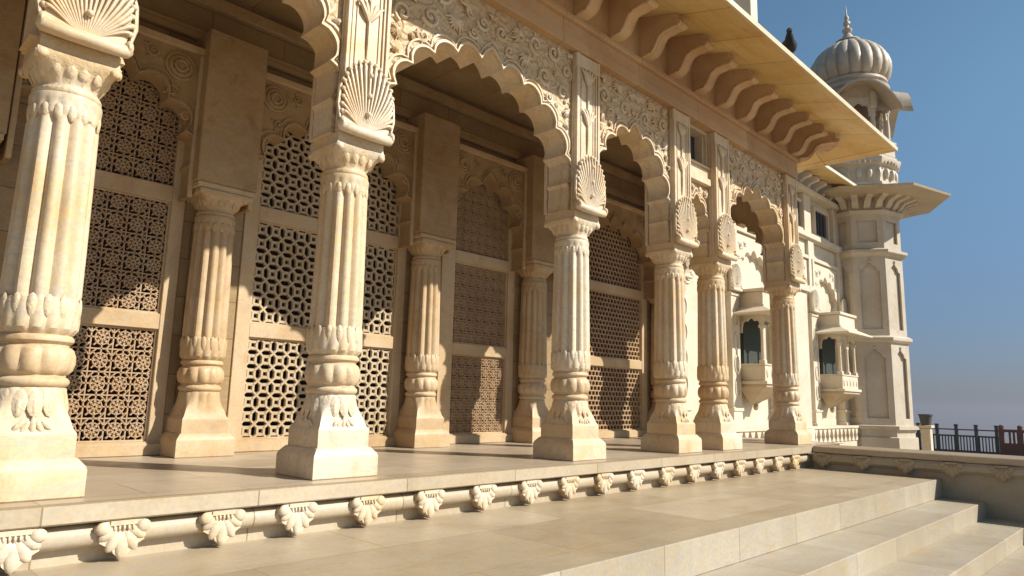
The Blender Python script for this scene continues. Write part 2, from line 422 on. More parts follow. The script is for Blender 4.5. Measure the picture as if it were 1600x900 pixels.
def column_lower(root, mm, mleaf, mplinth, rich=True):
    # plinth with a weathered top edge
    mb = MB(); H = .30
    mb.rings([[(x*h, y*h, z) for x, y in ((-1,-1),(1,-1),(1,1),(-1,1))] for z, h in ((.001, H-.006), (.008, H), (.165, H), (.188, H-.008), (.236, H-.048), (.238, H-.055))])
    mb.build('plinth', mplinth, root, angle=30)
    # base block: square, swept in to the round, with lotus leaves
    rows = [(.236, .238, 1), (.30, .238, 1), (.375, .238, 1), (.386, .236, 1), (.405, .222, 1), (.43, .213, .97), (.47, .207, .88), (.52, .203, .62, .02, 16),
            (.57, .200, .35, .04, 16), (.62, .199, .12, .06, 16), (.655, .200, 0, .04, 16), (.668, .190, 0)]
    seq(rows).build('base_block', mplinth, root, angle=40)
    mb = MB()
    for k in range(16):                                             # petals lapping over the block
        a = 2*PI*k/16
        for (r, z, w, rz, th, tilt) in ((.210, .570, .044, .088, .010, -.16), (.216, .555, .020, .055, .009, -.16)):
            mb2 = MB(); mb2.blob((0, 0, 0), w, th, rz, 0, 8, 6)
            mb2.xf(Matrix.Rotation(a, 4, 'Z') @ Matrix.Translation((r, 0, z)) @ Matrix.Rotation(tilt, 4, 'Y') @ Matrix.Rotation(PI/2, 4, 'Z'))
            mb.add(mb2.v, mb2.f)
    for k in range(4):                                              # a broad incised leaf on each face
        for (u, z, rot, rz) in ((0, .45, 0, .075), (-.05, .44, .45, .06), (.05, .44, -.45, .06), (-.09, .455, .8, .05), (.09, .455, -.8, .05)):
            mb2 = MB(); mb2.blob((u*.8, -.222, z-.02), .018, .010, rz*.8, rot, 8, 5)
            mb2.xf(Matrix.Rotation(PI/2*k, 4, 'Z')); mb.add(mb2.v, mb2.f)
    if rich: mb.build('lotus_leaf', mleaf, root, angle=50)
    rows = [(.664, .188, 0), (.672, .203, 0), (.690, .214, 0), (.708, .213, 0), (.722, .202, 0), (.728, .190, 0), (.742, .190, 0),
            (.750, .203, 0, .03, 12), (.772, .216, 0, .075, 12), (.815, .226, 0, .085, 12), (.860, .224, 0, .085, 12), (.900, .212, 0, .07, 12), (.915, .200, 0, .03, 12),
            (.922, .189, 0), (.934, .189, 0), (.940, .200, 0), (.952, .212, 0), (.972, .213, 0), (.988, .202, 0), (.994, .190, 0)]
    seq(rows).build('ring_moulding', 'stained', root, angle=40)
    rows = [(.990, .192, 0), (1.004, .205, .05, .05, 16), (1.03, .222, .08, .06, 16), (1.08, .226, .1, .05, 16), (1.14, .224, .1, .045, 16), (1.19, .220, .1, .05, 16),
            (1.215, .212, .1, .06, 16), (1.225, .205, .08, .13, 12), (1.26, .207, .06, .17, 12), (1.60, .203, .05, .17, 12), (2.0, .197, .05, .17, 12), (2.36, .192, .05, .17, 12),
            (2.40, .190, .04, .12, 12), (2.415, .199, 0, .06, 16), (2.44, .204, 0, .07, 16), (2.47, .202, 0, .05, 16), (2.51, .207, 0, .02, 16), (2.54, .211, 0), (2.556, .206, 0), (2.562, .190, 0)]
    seq(rows).build('shaft', mm, root, angle=28)
    # pointed leaves standing round the foot of the shaft and hanging round its neck
    mb = MB()
    for k in range(16):
        a = 2*PI*k/16
        for (r, z, w, rz, tilt) in ((.222, 1.165, .030, .075, .0), (.200, 2.425, .028, .055, .08)):
            mb2 = MB(); mb2.blob((0, 0, 0), w, .013, rz, 0, 8, 5)
            mb2.xf(Matrix.Rotation(a, 4, 'Z') @ Matrix.Translation((r, 0, z)) @ Matrix.Rotation(tilt, 4, 'Y') @ Matrix.Rotation(PI/2, 4, 'Z'))
            mb.add(mb2.v, mb2.f)
    mb.build('leaf_collar', mleaf, root, angle=50)
    rows = [(2.558, .188, 0), (2.566, .196, 0), (2.585, .202, 0), (2.60, .196, 0), (2.604, .182, 0), (2.625, .178, .1), (2.65, .190, .25, .05, 16), (2.70, .208, .6, .05, 16), (2.735, .222, .85, .03, 16),
            (2.755, .236, 1), (2.795, .243, 1), (2.805, .236, 1), (2.82, .232, 1), (2.885, .232, 1)]
    m_ = seq(rows)
    for k in range(16):
        a = 2*PI*(k+.5)/16; sq = .6/max(abs(math.cos(a)), abs(math.sin(a)))+.4
        mb2 = MB(); mb2.blob((0, 0, 0), .036, .016, .055, 0, 8, 5)
        mb2.xf(Matrix.Rotation(a, 4, 'Z') @ Matrix.Translation((.203*sq, 0, 2.70)) @ Matrix.Rotation(.35, 4, 'Y') @ Matrix.Rotation(PI/2, 4, 'Z')); m_.add(mb2.v, mb2.f)
    for k in range(4):
        for u in (-.21, .21):
            mb2 = MB(); mb2.blob((u, -.238, 2.765), .035, .018, .032, 0, 10, 5); mb2.xf(Matrix.Rotation(PI/2*k, 4, 'Z')); m_.add(mb2.v, mb2.f)
    m_.build('capital', mleaf, root, angle=40)

def fan(mb, s=1.0):
    """peacock-tail carving on the front face; local: x across, y out (negative), z up; foot at z=0"""
    nk = 21; out = []
    for k in range(nk):
        t = -1+2*k/(nk-1); th = math.radians(128*t)
        ex, ez = .255*math.sin(th), .36+.325*math.cos(th)
        if abs(t) > .8: ex = math.copysign(.262, ex)*(1-.25*(abs(t)-.8))
        p0 = Vector((.085*t, -.050, .085)); p1 = Vector((ex, -.066, ez)); P = []
        for j in range(8):
            u = j/7; q = p0.lerp(p1, u)
            q.x += math.sin(PI*u)*.05*t*(1-abs(t)*.3); q.z += math.sin(PI*u)*.03*abs(t); q.y -= .016*math.sin(PI*u)
            P.append(q*s)
        mb.tube(P, [(.007+.011*j/7)*s*(1 if j < 7 else .5) for j in range(8)], 6)
        mb.blob(tuple(p1*s), .022*s, .016*s, .024*s, -th, 8, 4)
        out.append((ex*.985*s, ez*s))
    mb.prism([(-.225*s, .03*s)] + out + [(.225*s, .03*s)], -.055*s, 0.0)
    for z in (.20, .37, .56):
        mb.blob((0, -.082*s, z*s), .024*s, .026*s, .024*s, 0, 8, 5)
    mb.tube([(-.26*s, -.060*s, .04*s), (-.25*s, -.064*s, .03*s), (-.1*s, -.07*s, .022*s), (.1*s, -.07*s, .022*s), (.25*s, -.064*s, .03*s), (.26*s, -.06*s, .04*s)], [.03*s, .044*s, .046*s, .046*s, .044*s, .03*s], 12)
    for sx in (-1, 1):
        mb.blob((sx*.252*s, -.064*s, .055*s), .030*s, .055*s, .055*s, 0, 10, 6)
        mb.tube([(sx*.262*s, -.05*s, .10*s), (sx*.285*s, -.045*s, .22*s), (sx*.275*s, -.045*s, .38*s), (sx*.24*s, -.045*s, .50*s)], [.012*s, .018*s, .016*s, .008*s], 6)

def tulip(mb, z):
    mb.tube([(0, -.016, z-.35), (0, -.026, z-.2), (0, -.026, z)], [.014, .017, .019], 6)
    for a in (-.55, -.28, 0, .28, .55):
        P = [Vector((math.sin(a)*r*1.1, -.026-.016*math.sin(r*9), z+math.cos(a)*r)) for r in (0, .06, .12, .17, .21)]
        P[-1].x += .02*(1 if a > 0 else -1 if a < 0 else 0)
        mb.tube(P, [.012, .022, .024, .018, .006], 6)

def make_front(name):
    root = thing(name, 'x', 'column')
    column_lower(root, 'marble', 'leafy', 'marble')
    mb = MB(); mb.box(-.225, .225, -.225, .225, 2.88, 4.90)
    for sx in (-1, 1):                                            # raised fillets on the front
        mb.box(sx*.205-.018, sx*.205+.018, -.252, -.2, 2.90, 4.88, .006)
        mb.box(sx*.165-.010, sx*.165+.010, -.242, -.2, 2.90, 4.88, .004)
        mb.box(sx*.120-.007, sx*.120+.007, -.236, -.2, 2.90, 4.88, .003)
        mb.box(sx*.2-.05 if sx > 0 else -.25, sx*.2+.05 if sx > 0 else -.15, .19, .24, 2.9, 4.88)
    for sx in (-1, 1):
        for yy in (-.19, -.14):
            mb.box(sx*.225-.012, sx*.225+.012, yy-.012, yy+.012, 2.90, 4.88)
    mb.box(-.235, .235, -.246, -.2, 4.70, 4.87, .008)
    mb.build('pier', 'marble', root)
    mb = MB(); tulip(mb, 3.98); tulip(mb, 4.50); mb.xf(Matrix.Translation((0, -.212, 0)))
    mb.build('flower_relief', 'marble', root, angle=50)
    mb = MB(); fan(mb); mb.xf(Matrix.Translation((0, -.236, 2.885)))
    mb.build('peacock_fan', 'marble', root, angle=50)
    return root

CX = dict(A=-.03, B=2.132, C=5.312, D=7.517, E=8.725, F=11.394)
proto = make_front('carved_column')
tag(proto, 'large pale fluted column at the left edge of the photo, nearest of the front row', 'column', 'columns along the front of the portico')
proto.location = (CX['A'], .3, 0)
for k, lab in (('B', 'second front column from the left, standing alone left of the widest arch'),
               ('C', 'middle front column on the right of the widest arch, its left side in shade'),
               ('D', 'left column of the close pair beneath the small high window'),
               ('E', 'right column of the close pair beneath the small high window'),
               ('F', 'far right front column at the corner beneath the end of the eave')):
    c = copy_tree(proto); c.location = (CX[k], .3, 0)
    tag(c, lab, 'column', 'columns along the front of the portico')

def make_back(name):
    root = thing(name, 'x', 'column')
    column_lower(root, 'inner', 'inner', 'inner', rich=False)
    mb = MB(); mb.box(-.33, .33, -.25, .25, 2.886, 4.62, .012)
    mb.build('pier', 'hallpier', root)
    mb = MB(); mb.box(-.315, .315, -.255, .255, 2.82, 2.885, .01)
    mb.box(-.29, .29, -.262, .25, 2.76, 2.819, .01); mb.build('abacus', 'inner', root)
    return root
BX = [('a', -.36), ('b', 1.97), ('c', 4.96), ('d', 7.22), ('f', 11.05)]
bp = make_back('wall_column')
bp.location = (-.36, 2.66, 0)
tag(bp, 'shaded wall column mostly hidden behind the large column at the left edge', 'column', 'columns against the back wall of the portico')
for (k, x), lab in zip(BX[1:], ('wall column with sunlit flutes between the star patterned screen and the square patterned screen',
                                'wall column seen between the second and middle front columns, right of the square patterned screen',
                                'dim wall column just left of the middle front column, beside a sunlit strip of wall',
                                'wall column glimpsed behind the close pair of front columns, right of the half lit screen')):
    c = copy_tree(bp); c.location = (x, 2.66, 0); tag(c, lab, 'column', 'columns against the back wall of the portico')

# ------------------------------------------------------------------ cusped arches
def arch_curve(w, zs, za, lobes, grow=0.0, seg=8, bul=0.34, inset=0.05):
    """opening outline from left foot to right foot, centred on 0"""
    a = w/2 - inset + grow; h = za - zs + grow
    P = []
    nl = lobes*2+1                        # odd: the middle lobe crowns the arch
    def base(t):                          # t 0..1 left foot .. right foot
        ph = PI*t
        x = -a*math.cos(ph); s = math.sin(ph)
        z = zs + h*(s**0.74)*0.94
        return Vector((x, z))
    # equal arc lengths
    N = 400; bs = [base(i/N) for i in range(N+1)]; L = [0]
    for i in range(N): L.append(L[-1]+(bs[i+1]-bs[i]).length)
    cps = []
    for k in range(nl+1):
        d = L[-1]*k/nl; i = next(j for j in range(N+1) if L[j] >= d-1e-9)
        cps.append(bs[i])
    c = Vector((0, zs + h*0.25))
    for k in range(nl):
        p, q = cps[k], cps[k+1]; ch = (q-p); nrm = Vector((-ch.y, ch.x)).normalized()
        if nrm.dot((p+q)/2 - c) < 0: nrm = -nrm
        b = bul*ch.length
        for j in range(seg):
            t = j/seg
            e = p + ch*t + nrm*(b*(4*t*(1-t))**0.7)
            if k == nl//2: e.y += h*0.045*(1-abs(2*t-1))**1.5
            P.append(e)
    P.append(cps[-1])
    lim = w/2 - (.032 if grow == 0 else .014)
    for p in P: p.x = max(-lim, min(lim, p.x))
    P[0].y = P[-1].y = 0.0 + zs
    for p in P: p.y = max(p.y, zs)
    return P

def spiral(mb, x, z, y, r, turns=1.6, ph=0.0, sgn=1, th=.014):
    P = []
    n = int(15*turns)
    for i in range(n+1):
        t = i/n; a = ph + sgn*2*PI*turns*t; R = r*(1-.86*t)
        P.append((x+R*math.cos(a), y-.006-.012*t, z+R*math.sin(a)))
    mb.tube(P, [th*(1.15-.5*i/n) for i in range(n+1)], 5)
    mb.blob((x, y-.02, z), r*.17, .016, r*.17, 0, 6, 4)
    for k in range(3):
        a = ph + sgn*(.6+k*1.5)
        mb.blob((x+r*1.18*math.cos(a), y-.004, z+r*1.18*math.sin(a)), r*.16, .014, r*.36, -a+PI/2, 6, 4)

def make_arch(x0, x1, zs, za, ztop, lobes, y0, y1, mat, matc, label, cat='arch', group=None, relief=True, name='cusped_arch', axis='y', bul=.34, seed=1, medal=False):
    """x0..x1 along the wall between piers; y0 = face, y1 = back"""
    w = x1-x0; xc = (x0+x1)/2
    root = thing(name, label, cat, (xc, y0, zs) if axis == 'y' else (y0, xc, zs), group)
    cur = arch_curve(w, 0, za-zs, lobes, bul=bul)
    poly = [(-w/2, 0), (-w/2, ztop-zs), (w/2, ztop-zs), (w/2, 0)] + [(p.x, p.y) for p in reversed(cur)]
    d = y1-y0
    rotm = Matrix.Identity(4) if axis == 'y' else Matrix.Rotation(PI/2, 4, 'Z')
    def fin(mb, nm, mt, ang=40):
        if axis != 'y': mb.xf(Matrix(((0, 1, 0, 0), (1, 0, 0, 0), (0, 0, 1, 0), (0, 0, 0, 1))))
        return mb.build(nm, mt, root, angle=ang)
    mb = MB(); mb.prism(poly, .014 if relief else 0, d); fin(mb, 'spandrel', mat)
    if relief: mb = MB(); mb.prism(poly, 0, .0138); fin(mb, 'carved_panel', matc)
    # raised mouldings following the cusps
    mb = MB()
    for g0, g1, out in ((.004, .030, .030), (.070, .088, .020)):
        ca, cb = arch_curve(w, 0, za-zs, lobes, g0, bul=bul), arch_curve(w, 0, za-zs, lobes, g1, bul=bul)
        n = len(ca)
        lim = w/2 - .008
        cl = lambda p: (max(-lim, min(lim, p.x)), max(p.y, .0))
        rs = [[(cl(p)[0], .004, cl(p)[1]), (cl(p)[0], -out, cl(p)[1]), (cl(q)[0], -out, cl(q)[1]), (cl(q)[0], .004, cl(q)[1])] for p, q in zip(ca, cb)]
        v = [p for r in rs for p in r]; f = []
        for i in range(n-1):
            if max((cb[i]-ca[i]).length, (cb[i+1]-ca[i+1]).length) < .011 or min(abs(cb[i].x-ca[i].x)+abs(cb[i].y-ca[i].y), abs(cb[i+1].x-ca[i+1].x)+abs(cb[i+1].y-ca[i+1].y)) < .006: continue
            if min(abs(ca[i].x), abs(ca[i+1].x)) > w/2-.016: continue
            for j in range(4):
                f.append((i*4+j, i*4+(j+1) % 4, (i+1)*4+(j+1) % 4, (i+1)*4+j))
        mb.add(v, f)
    fin(mb, 'edge_moulding', mat)
    if relief:
        rnd = random.Random(seed); mb = MB()
        outer = arch_curve(w, 0, za-zs, lobes, .09, bul=bul)
        H = ztop-zs
        cands = []
        z = H-.16
        pts = [(p.x, p.y) for p in outer]
        def clear(x, z, r):
            if abs(x) > w/2-r*.8 or z > H-r*.8 or z < .1: return False
            for px, pz in pts[::3]:
                if (px-x)**2+(pz-z)**2 < (r*1.05)**2: return False
            # above the curve
            lo = [pz for px, pz in pts if abs(px-x) < .06]
            return (not lo) or z > max(lo)
        placed = []
        for r in ([.15, .12, .095, .07, .05] if not medal else [.12, .08, .05]):
            for tries in range(500 if r > .06 else 700):
                x = rnd.uniform(0, w/2); zz = rnd.uniform(.1, H)
                if clear(x, zz, r) and all((x-a)**2+(zz-b)**2 > (r+c)**2*.92 for a, b, c in placed):
                    if x < r*.6: continue
                    placed.append((x, zz, r))
        for x, zz, r in placed:
            ph = rnd.uniform(0, 6.28); sg = rnd.choice((-1, 1))
            kind = rnd.random()
            for sx in (-1, 1):
                if r > .08 and kind < .55:
                    spiral(mb, sx*x, zz, 0, r*.74, 1.35, ph if sx > 0 else PI-ph, sg*sx, .012+r*.08)
                else:                                              # a spray of curling leaves
                    for q in range(5):
                        aa = ph + (q-2)*.55
                        P = []
                        for j in range(5):
                            u = j/4; b_ = aa + .9*u*u*sg*(1 if q >= 2 else -1)
                            P.append((sx*(x + r*(-.55+1.45*u)*math.cos(b_)), -.008-.022*math.sin(PI*u), zz + r*(-.55+1.45*u)*math.sin(b_)))
                        mb.tube(P, [.008, .06*r+.010, .09*r+.012, .07*r+.008, .004], 5)
        fin(mb, 'scroll_relief', mat, 50)
    return root

FY0, FY1 = .14, .46
farches = [(-3.55, CX['A']-.228, 5, 'x', 'cusped arch running out of the left edge of the photo beside the nearest column'),
           (CX['A']+.228, CX['B']-.228, 5, 'x', 'tall cusped arch between the large left column and the second front column'),
           (CX['B']+.228, CX['C']-.228, 6, 'x', 'widest cusped arch of the front, with carved scrolls over orange scalloped edges'),
           (CX['C']+.228, CX['D']-.228, 5, 'x', 'narrow cusped arch between the middle front column and the close pair'),
           (CX['E']+.228, CX['F']-.228, 5, 'x', 'last cusped arch of the front, left of the corner column, with a round medallion')]
for i, (x0, x1, lb, _, lab) in enumerate(farches):
    a = make_arch(x0, x1, 2.885, 4.30, 4.885, lb, FY0, FY1, 'marble', 'carved', lab, group='cusped arches along the front', seed=3+i)
# side opening of the portico at its far end
make_arch(.53, 2.40, 2.885, 4.25, 4.885, 6, 11.24, 11.52, 'inner', 'inner_carved', 'dark cusped side arch seen through the last front opening', axis='x', relief=False, name='side_arch')
# mullioned bay over the close pair
sm = make_arch(CX['D']+.228, CX['E']-.228, 2.885, 3.78, 3.98, 4, .20, .44, 'marble', 'carved', 'small cusped arch between the close pair of columns, under the small window', relief=True, name='small_arch', seed=9)
wf = thing('small_window', 'small square window high between the close pair of columns, just under the beam', 'window', (CX['D'], .3, 4.0))
x0, x1 = .228, CX['E']-CX['D']-.228
mb = MB()
mb.box(x0, x1, -.18, .14, -.016, .10, .01); mb.box(x0, x1, -.14, .14, .102, .26, .008); mb.box(x0, x1, -.17, .14, .262, .30, .008)
mb.build('lintel', 'marble', wf)
mb = MB(); mb.box(x0, x0+.05, -.12, .14, .302, .88); mb.box(x1-.05, x1, -.12, .14, .302, .88); mb.box(x0+.05, x1-.05, -.12, .14, .83, .88)
mb.box(x0+.05, x0+.085, -.07, .10, .302, .83); mb.box(x1-.085, x1-.05, -.07, .10, .302, .83)
mb.build('frame', 'marble', wf)
mb = MB(); mb.box(x0+.05, x1-.05, .06, .08, .302, .83); mb.build('pane', 'glass', wf)
# square pier standing beside the corner column
pr = thing('square_pier', 'plain white square pier with faint grey veins, just right of the corner column', 'pier', (12.22, .58, 0))
mb = MB(); mb.box(-.31, .31, -.28, .20, .24, 2.86, .01); mb.build('shaft', 'wing', pr)
mb = MB(); mb.box(-.34, .34, -.31, .23, 0.001, .238, .012); mb.build('plinth', 'wing', pr)
mb = MB(); mb.box(-.36, .36, -.33, .25, 2.862, 3.0, .012); mb.build('cap', 'wing', pr)

# ------------------------------------------------------------------ beam, eave and brackets
bm_ = thing('beam', 'long stepped stone beam over the front columns, under the brackets of the eave', 'beam', (0, 0, 0))
mb = MB()
mb.box(-6, 11.66, .03, .52, 4.885, 5.02, .006)
mb.box(-6, 11.68, .045, .50, 5.021, 5.20, .004)
mb.box(-6, 11.70, -.015, .54, 5.201, 5.27, .008)
mb.box(-6, 11.66, .02, .50, 5.271, 5.94)
mb.box(11.20, 11.66, .541, 2.9, 4.885, 5.94, .006)
mb.build('beam_blocks', 'beam', bm_)
ev = thing('eave', 'broad sloping stone eave over the portico, yellow underneath with a pale edge', 'eave', (0, 0, 0))
EX, EY, EZ, IZ = 13.02, -1.30, 5.52, 5.86
mb = MB()
def slab(mb, pts, t):
    n = len(pts); v = [(p[0], p[1], p[2]) for p in pts] + [(p[0], p[1], p[2]+t) for p in pts]
    mb.add(v, [tuple(range(n)), tuple(range(2*n-1, n-1, -1))] + [(i, (i+1) % n, n+(i+1) % n, n+i) for i in range(n)])
slab(mb, [(-6, EY, EZ), (EX, EY, EZ), (11.66, .06, IZ), (-6, .06, IZ)], .05)
slab(mb, [(EX, EY, EZ), (EX, 2.9, EZ), (11.66, 2.9, IZ), (11.66, .06, IZ)], .05)
mb.build('slab', 'soffit', ev)
mb = MB()
slab(mb, [(-6, EY-.03, EZ-.012), (EX+.03, EY-.03, EZ-.012), (EX-.01, EY+.01, EZ-.002), (-6, EY+.01, EZ-.002)], .075)
slab(mb, [(EX+.03, EY-.03, EZ-.012), (EX+.03, 2.9, EZ-.012), (EX-.01, 2.9, EZ-.002), (EX-.01, EY+.01, EZ-.002)], .075)
mb.build('edge', 'eave_edge', ev)
def bracket_mb():
    """S-shaped bracket, front at -Y; local origin at the wall, soffit height"""
    # profile in (y,z), z relative to 5.27
    top = lambda y: (EZ + (IZ-EZ)*(y-EY)/(0.06-EY)) - 5.27 - .004
    low = [(.02, .0), (-.05, -.012), (-.12, -.010), (-.18, .010), (-.225, .050), (-.255, .105), (-.285, .165), (-.325, .210), (-.38, .232), (-.45, .238), (-.52, .250), (-.575, .240), (-.615, .262), (-.615, .30), (-.58, .345)]
    poly = [(y, min(z, top(y)-.004)) for y, z in low] + [(-.57, top(-.57)), (.02, top(.02))]
    mb = MB(); mb.prism(poly, -.080, .080, 'x')
    # scroll edge proud of both cheeks
    for sx in (-.085, .085):
        mb.tube([(sx, y, z+.012) for y, z in low[1:12]], .016, 5)
    mb.tube([(-.10, -.595, .285), (.10, -.595, .285)], .038, 8)
    return mb
b0 = None
for i in range(30):
    x = -4.06 + i*.70
    if x > 11.45: break
    if b0 is None: b0 = bracket_mb().build('bracket', 'beam', ev, angle=35); o = b0
    else: o = b0.copy(); COL.objects.link(o); o.parent = ev
    o.location = (x, 0, 5.27)
for i in range(5):
    o = b0.copy(); COL.objects.link(o); o.parent = ev; o.rotation_euler = (0, 0, PI/2); o.location = (11.68, .35+i*.6, 5.27)
for ang in (PI/4, PI/4+.33, PI/4-.33):
    o = b0.copy(); COL.objects.link(o); o.parent = ev; o.rotation_euler = (0, 0, ang); o.location = (11.64, .05, 5.27); o.scale = (1.05, 1.2, 1)
# roof over the portico
rf = thing('portico_roof', 'flat stone roof of the portico above the eave', 'roof', (0, 0, 5.95))
mb = MB(); mb.box(-6, 11.60, .1, 6.0, 0, .18); mb.build('roof_slab', 'eave_edge', rf)
rp = thing('roof_post', 'white post rising above the eave at the top of the photo', 'post', (10.30, .3, 6.13))
mb = MB(); mb.box(-.2, .2, -.2, .2, 0.001, .3, .01); mb.box(-.14, .14, -.14, .14, .301, 2.2, .01); mb.box(-.2, .2, -.2, .2, 2.201, 2.35, .01); mb.build('shaft', 'wing', rp)
mb = MB(); mb.box(-3.0, -.21, -.1, .1, 0.001, 1.0, .01); mb.build('parapet', 'wing', rp)

# ------------------------------------------------------------------ pierced screens and back wall
WY = 2.90
def bar(mb, p, q, w, d, y):
    """ridged bar between 2-D points (x,z); triangular section so that crossings never share a plane"""
    p, q = Vector(p), Vector(q); t = (q-p).normalized(); n = Vector((-t.y, t.x))*w
    v = []
    for e in (p, q):
        v += [(e.x-n.x, y+.016, e.y-n.y), (e.x-n.x*.62, y-d, e.y-n.y*.62), (e.x+n.x*.62, y-d, e.y+n.y*.62), (e.x+n.x, y+.016, e.y+n.y)]
    mb.add(v, [(0,1,5,4), (1,2,6,5), (2,3,7,6), (0,3,2,1), (4,5,6,7), (0,4,7,3)])
def clipseg(p, q, b):
    x0, x1, z0, z1 = b
    t0, t1 = 0.0, 1.0; dx, dz = q[0]-p[0], q[1]-p[1]
    for pp, qq in ((-dx, p[0]-x0), (dx, x1-p[0]), (-dz, p[1]-z0), (dz, z1-p[1])):
        if abs(pp) < 1e-12:
            if qq < 0: return None
        else:
            r = qq/pp
            if pp < 0: t0 = max(t0, r)
            else: t1 = min(t1, r)
    if t1-t0 < 1e-3: return None
    return (p[0]+dx*t0, p[1]+dz*t0), (p[0]+dx*t1, p[1]+dz*t1)
def lattice(kind, x0, x1, z0, z1):
    mb = MB(); segs = []
    W, H = x1-x0, z1-z0
    def seg(x, z, a, b, w, k=0): segs.append(((x+a[0], z+a[1]), (x+b[0], z+b[1]), w, k))
    if kind == 'squares':
        p = .166; nx = max(1, round(W/p)); nz = max(1, round(H/p)); px, pz = W/nx, H/nz
        hx, hz = px*.235, pz*.235
        for i in range(-1, nx+1):
            for j in range(-1, nz+1):
                x, z = x0+(i+.5)*px, z0+(j+.5)*pz
                c = [(-hx, -hz), (hx, -hz), (hx, hz), (-hx, hz)]
                for k in range(4): seg(x, z, c[k], c[(k+1) % 4], .0215, k % 2)
                for sx in (-1, 1):
                    for sz in (-1, 1): seg(x, z, (sx*hx, sz*hz), (sx*px/2, sz*pz/2), .0180, 2+(sx*sz > 0))
    elif kind in ('stars', 'smallstars'):
        p = .212 if kind == 'stars' else .165; nx = max(1, round(W/p)); nz = max(1, round(H/p)); px, pz = W/nx, H/nz
        wd = .0102 if kind == 'stars' else .0066
        for i in range(-1, nx+1):
            for j in range(-1, nz+1):
                x, z = x0+(i+.5)*px, z0+(j+.5)*pz
                a, b = .5, .5*math.tan(PI/8)
                oc = [(a, -b), (a, b), (b, a), (-b, a), (-a, b), (-a, -b), (-b, -a), (b, -a)]
                oc = [(u*px, v*pz) for u, v in oc]
                for k in range(8):
                    if k in (0, 1, 2, 3, 7): seg(x, z, oc[k], oc[(k+1) % 8], wd, k % 4)
                for k in range(8):
                    m_ = ((oc[k][0]+oc[(k+1) % 8][0])/2, (oc[k][1]+oc[(k+1) % 8][1])/2)
                    seg(x, z, (m_[0]*.10, m_[1]*.10), (m_[0]*.40, m_[1]*.40), wd*1.15, k % 4)      # petals
                    seg(x, z, (m_[0]*.34, m_[1]*.34), (m_[0]*.64, m_[1]*.64), wd*1.6, k % 4)
                    seg(x, z, (m_[0]*.66, m_[1]*.66), m_, wd*.95, k % 4)
                    k2 = (k+1) % 8; n_ = ((oc[k2][0]+oc[(k2+1) % 8][0])/2, (oc[k2][1]+oc[(k2+1) % 8][1])/2)
                    seg(x, z, (m_[0]*.68, m_[1]*.68), (n_[0]*.68, n_[1]*.68), wd*.80, (k+1) % 4)
                # small cross in the corner square
                for sx, sz in ((1, 0), (-1, 0), (0, 1), (0, -1)):
                    seg(x+px/2, z+pz/2, (0, 0), (sx*(px/2-oc[1][1]*0-px*b)*1.0, sz*(pz/2-pz*b)*1.0), wd*.9, abs(sx))
    else:                                                          # rows of small hexagons
        p = .105; nx = max(1, round(W/p)); px = W/nx; rz = p*.86; nz = max(2, round(H/rz)); rz = H/nz
        for i in range(-1, nx+2):
            for j in range(-1, nz+1):
                x, z = x0+(i+(.5 if j % 2 else 0))*px, z0+(j+.5)*rz
                hx = [(0, rz*.62), (px*.5, rz*.34), (px*.5, -rz*.34), (0, -rz*.62), (-px*.5, -rz*.34), (-px*.5, rz*.34)]
                seg(x, z, hx[0], hx[1], .0150, 0); seg(x, z, hx[1], hx[2], .0150, 1); seg(x, z, hx[5], hx[0], .0150, 2)
    for p, q, w, k in segs:
        c = clipseg(p, q, (x0, x1, z0, z1))
        if c: bar(mb, c[0], c[1], w, .010+.0022*k, 0)
    return mb

bays = [('squares', -2.35, -.90, -2.62, -.62, 'square patterned screen beyond the left edge column', 'shaded pierced screen at the far left behind the nearest column'),
        ('stars', .34, 1.56, .20, 1.70, '', 'pierced stone screen of eight petalled stars, right beside the large left column'),
        ('squares', 2.55, 4.60, 2.38, 4.74, '', 'pierced stone screen of small squares joined by diagonals, behind the second front column'),
        ('smallstars', 5.66, 6.80, 5.40, 6.95, '', 'pierced screen of fine stars with a narrow sunlit patch, left of the middle front column'),
        ('hexagons', 8.55, 10.62, 8.28, 10.80, '', 'finely pierced tan screen half in sun, right of the middle front column')]
for kind, lx0, lx1, fx0, fx1, _, lab in bays:
    s = thing('pierced_screen', lab, 'screen', ((fx0+fx1)/2, WY, 0))
    cx = (fx0+fx1)/2; a, b, c, d = fx0-cx, lx0-cx, lx1-cx, fx1-cx
    mb = MB()
    zt = 4.30
    mb.box(a, b, -.06, .10, .125, zt, .008); mb.box(c, d, -.06, .10, .125, zt, .008)
    mb.box(b, c, -.055, .10, 1.30, 1.47, .008); mb.box(b, c, -.055, .10, 2.70, 2.88, .008); mb.box(b, c, -.055, .10, 4.17, zt, .008)
    for z0, z1 in ((.14, 1.30), (1.47, 2.70)):                    # thin inner beads
        mb.box(b, b+.02, -.025, .0, z0, z1); mb.box(c-.02, c, -.025, .0, z0, z1)
        mb.box(b+.02, c-.02, -.025, .0, z1-.018, z1-.001); mb.box(b+.02, c-.02, -.025, .0, z0+.001, z0+.018)
    mb.build('frame', 'inner', s)
    mb = MB(); mb.box(a, d, -.12, .10, 0.001, .124, .008); mb.box(a, d, -.085, .10, .1245, .14)
    mb.build('sill', 'inner', s)
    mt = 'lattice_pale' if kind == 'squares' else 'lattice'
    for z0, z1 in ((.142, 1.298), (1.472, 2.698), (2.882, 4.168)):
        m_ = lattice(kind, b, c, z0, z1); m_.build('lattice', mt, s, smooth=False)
ga = 'cusped blind arches over the pierced screens'
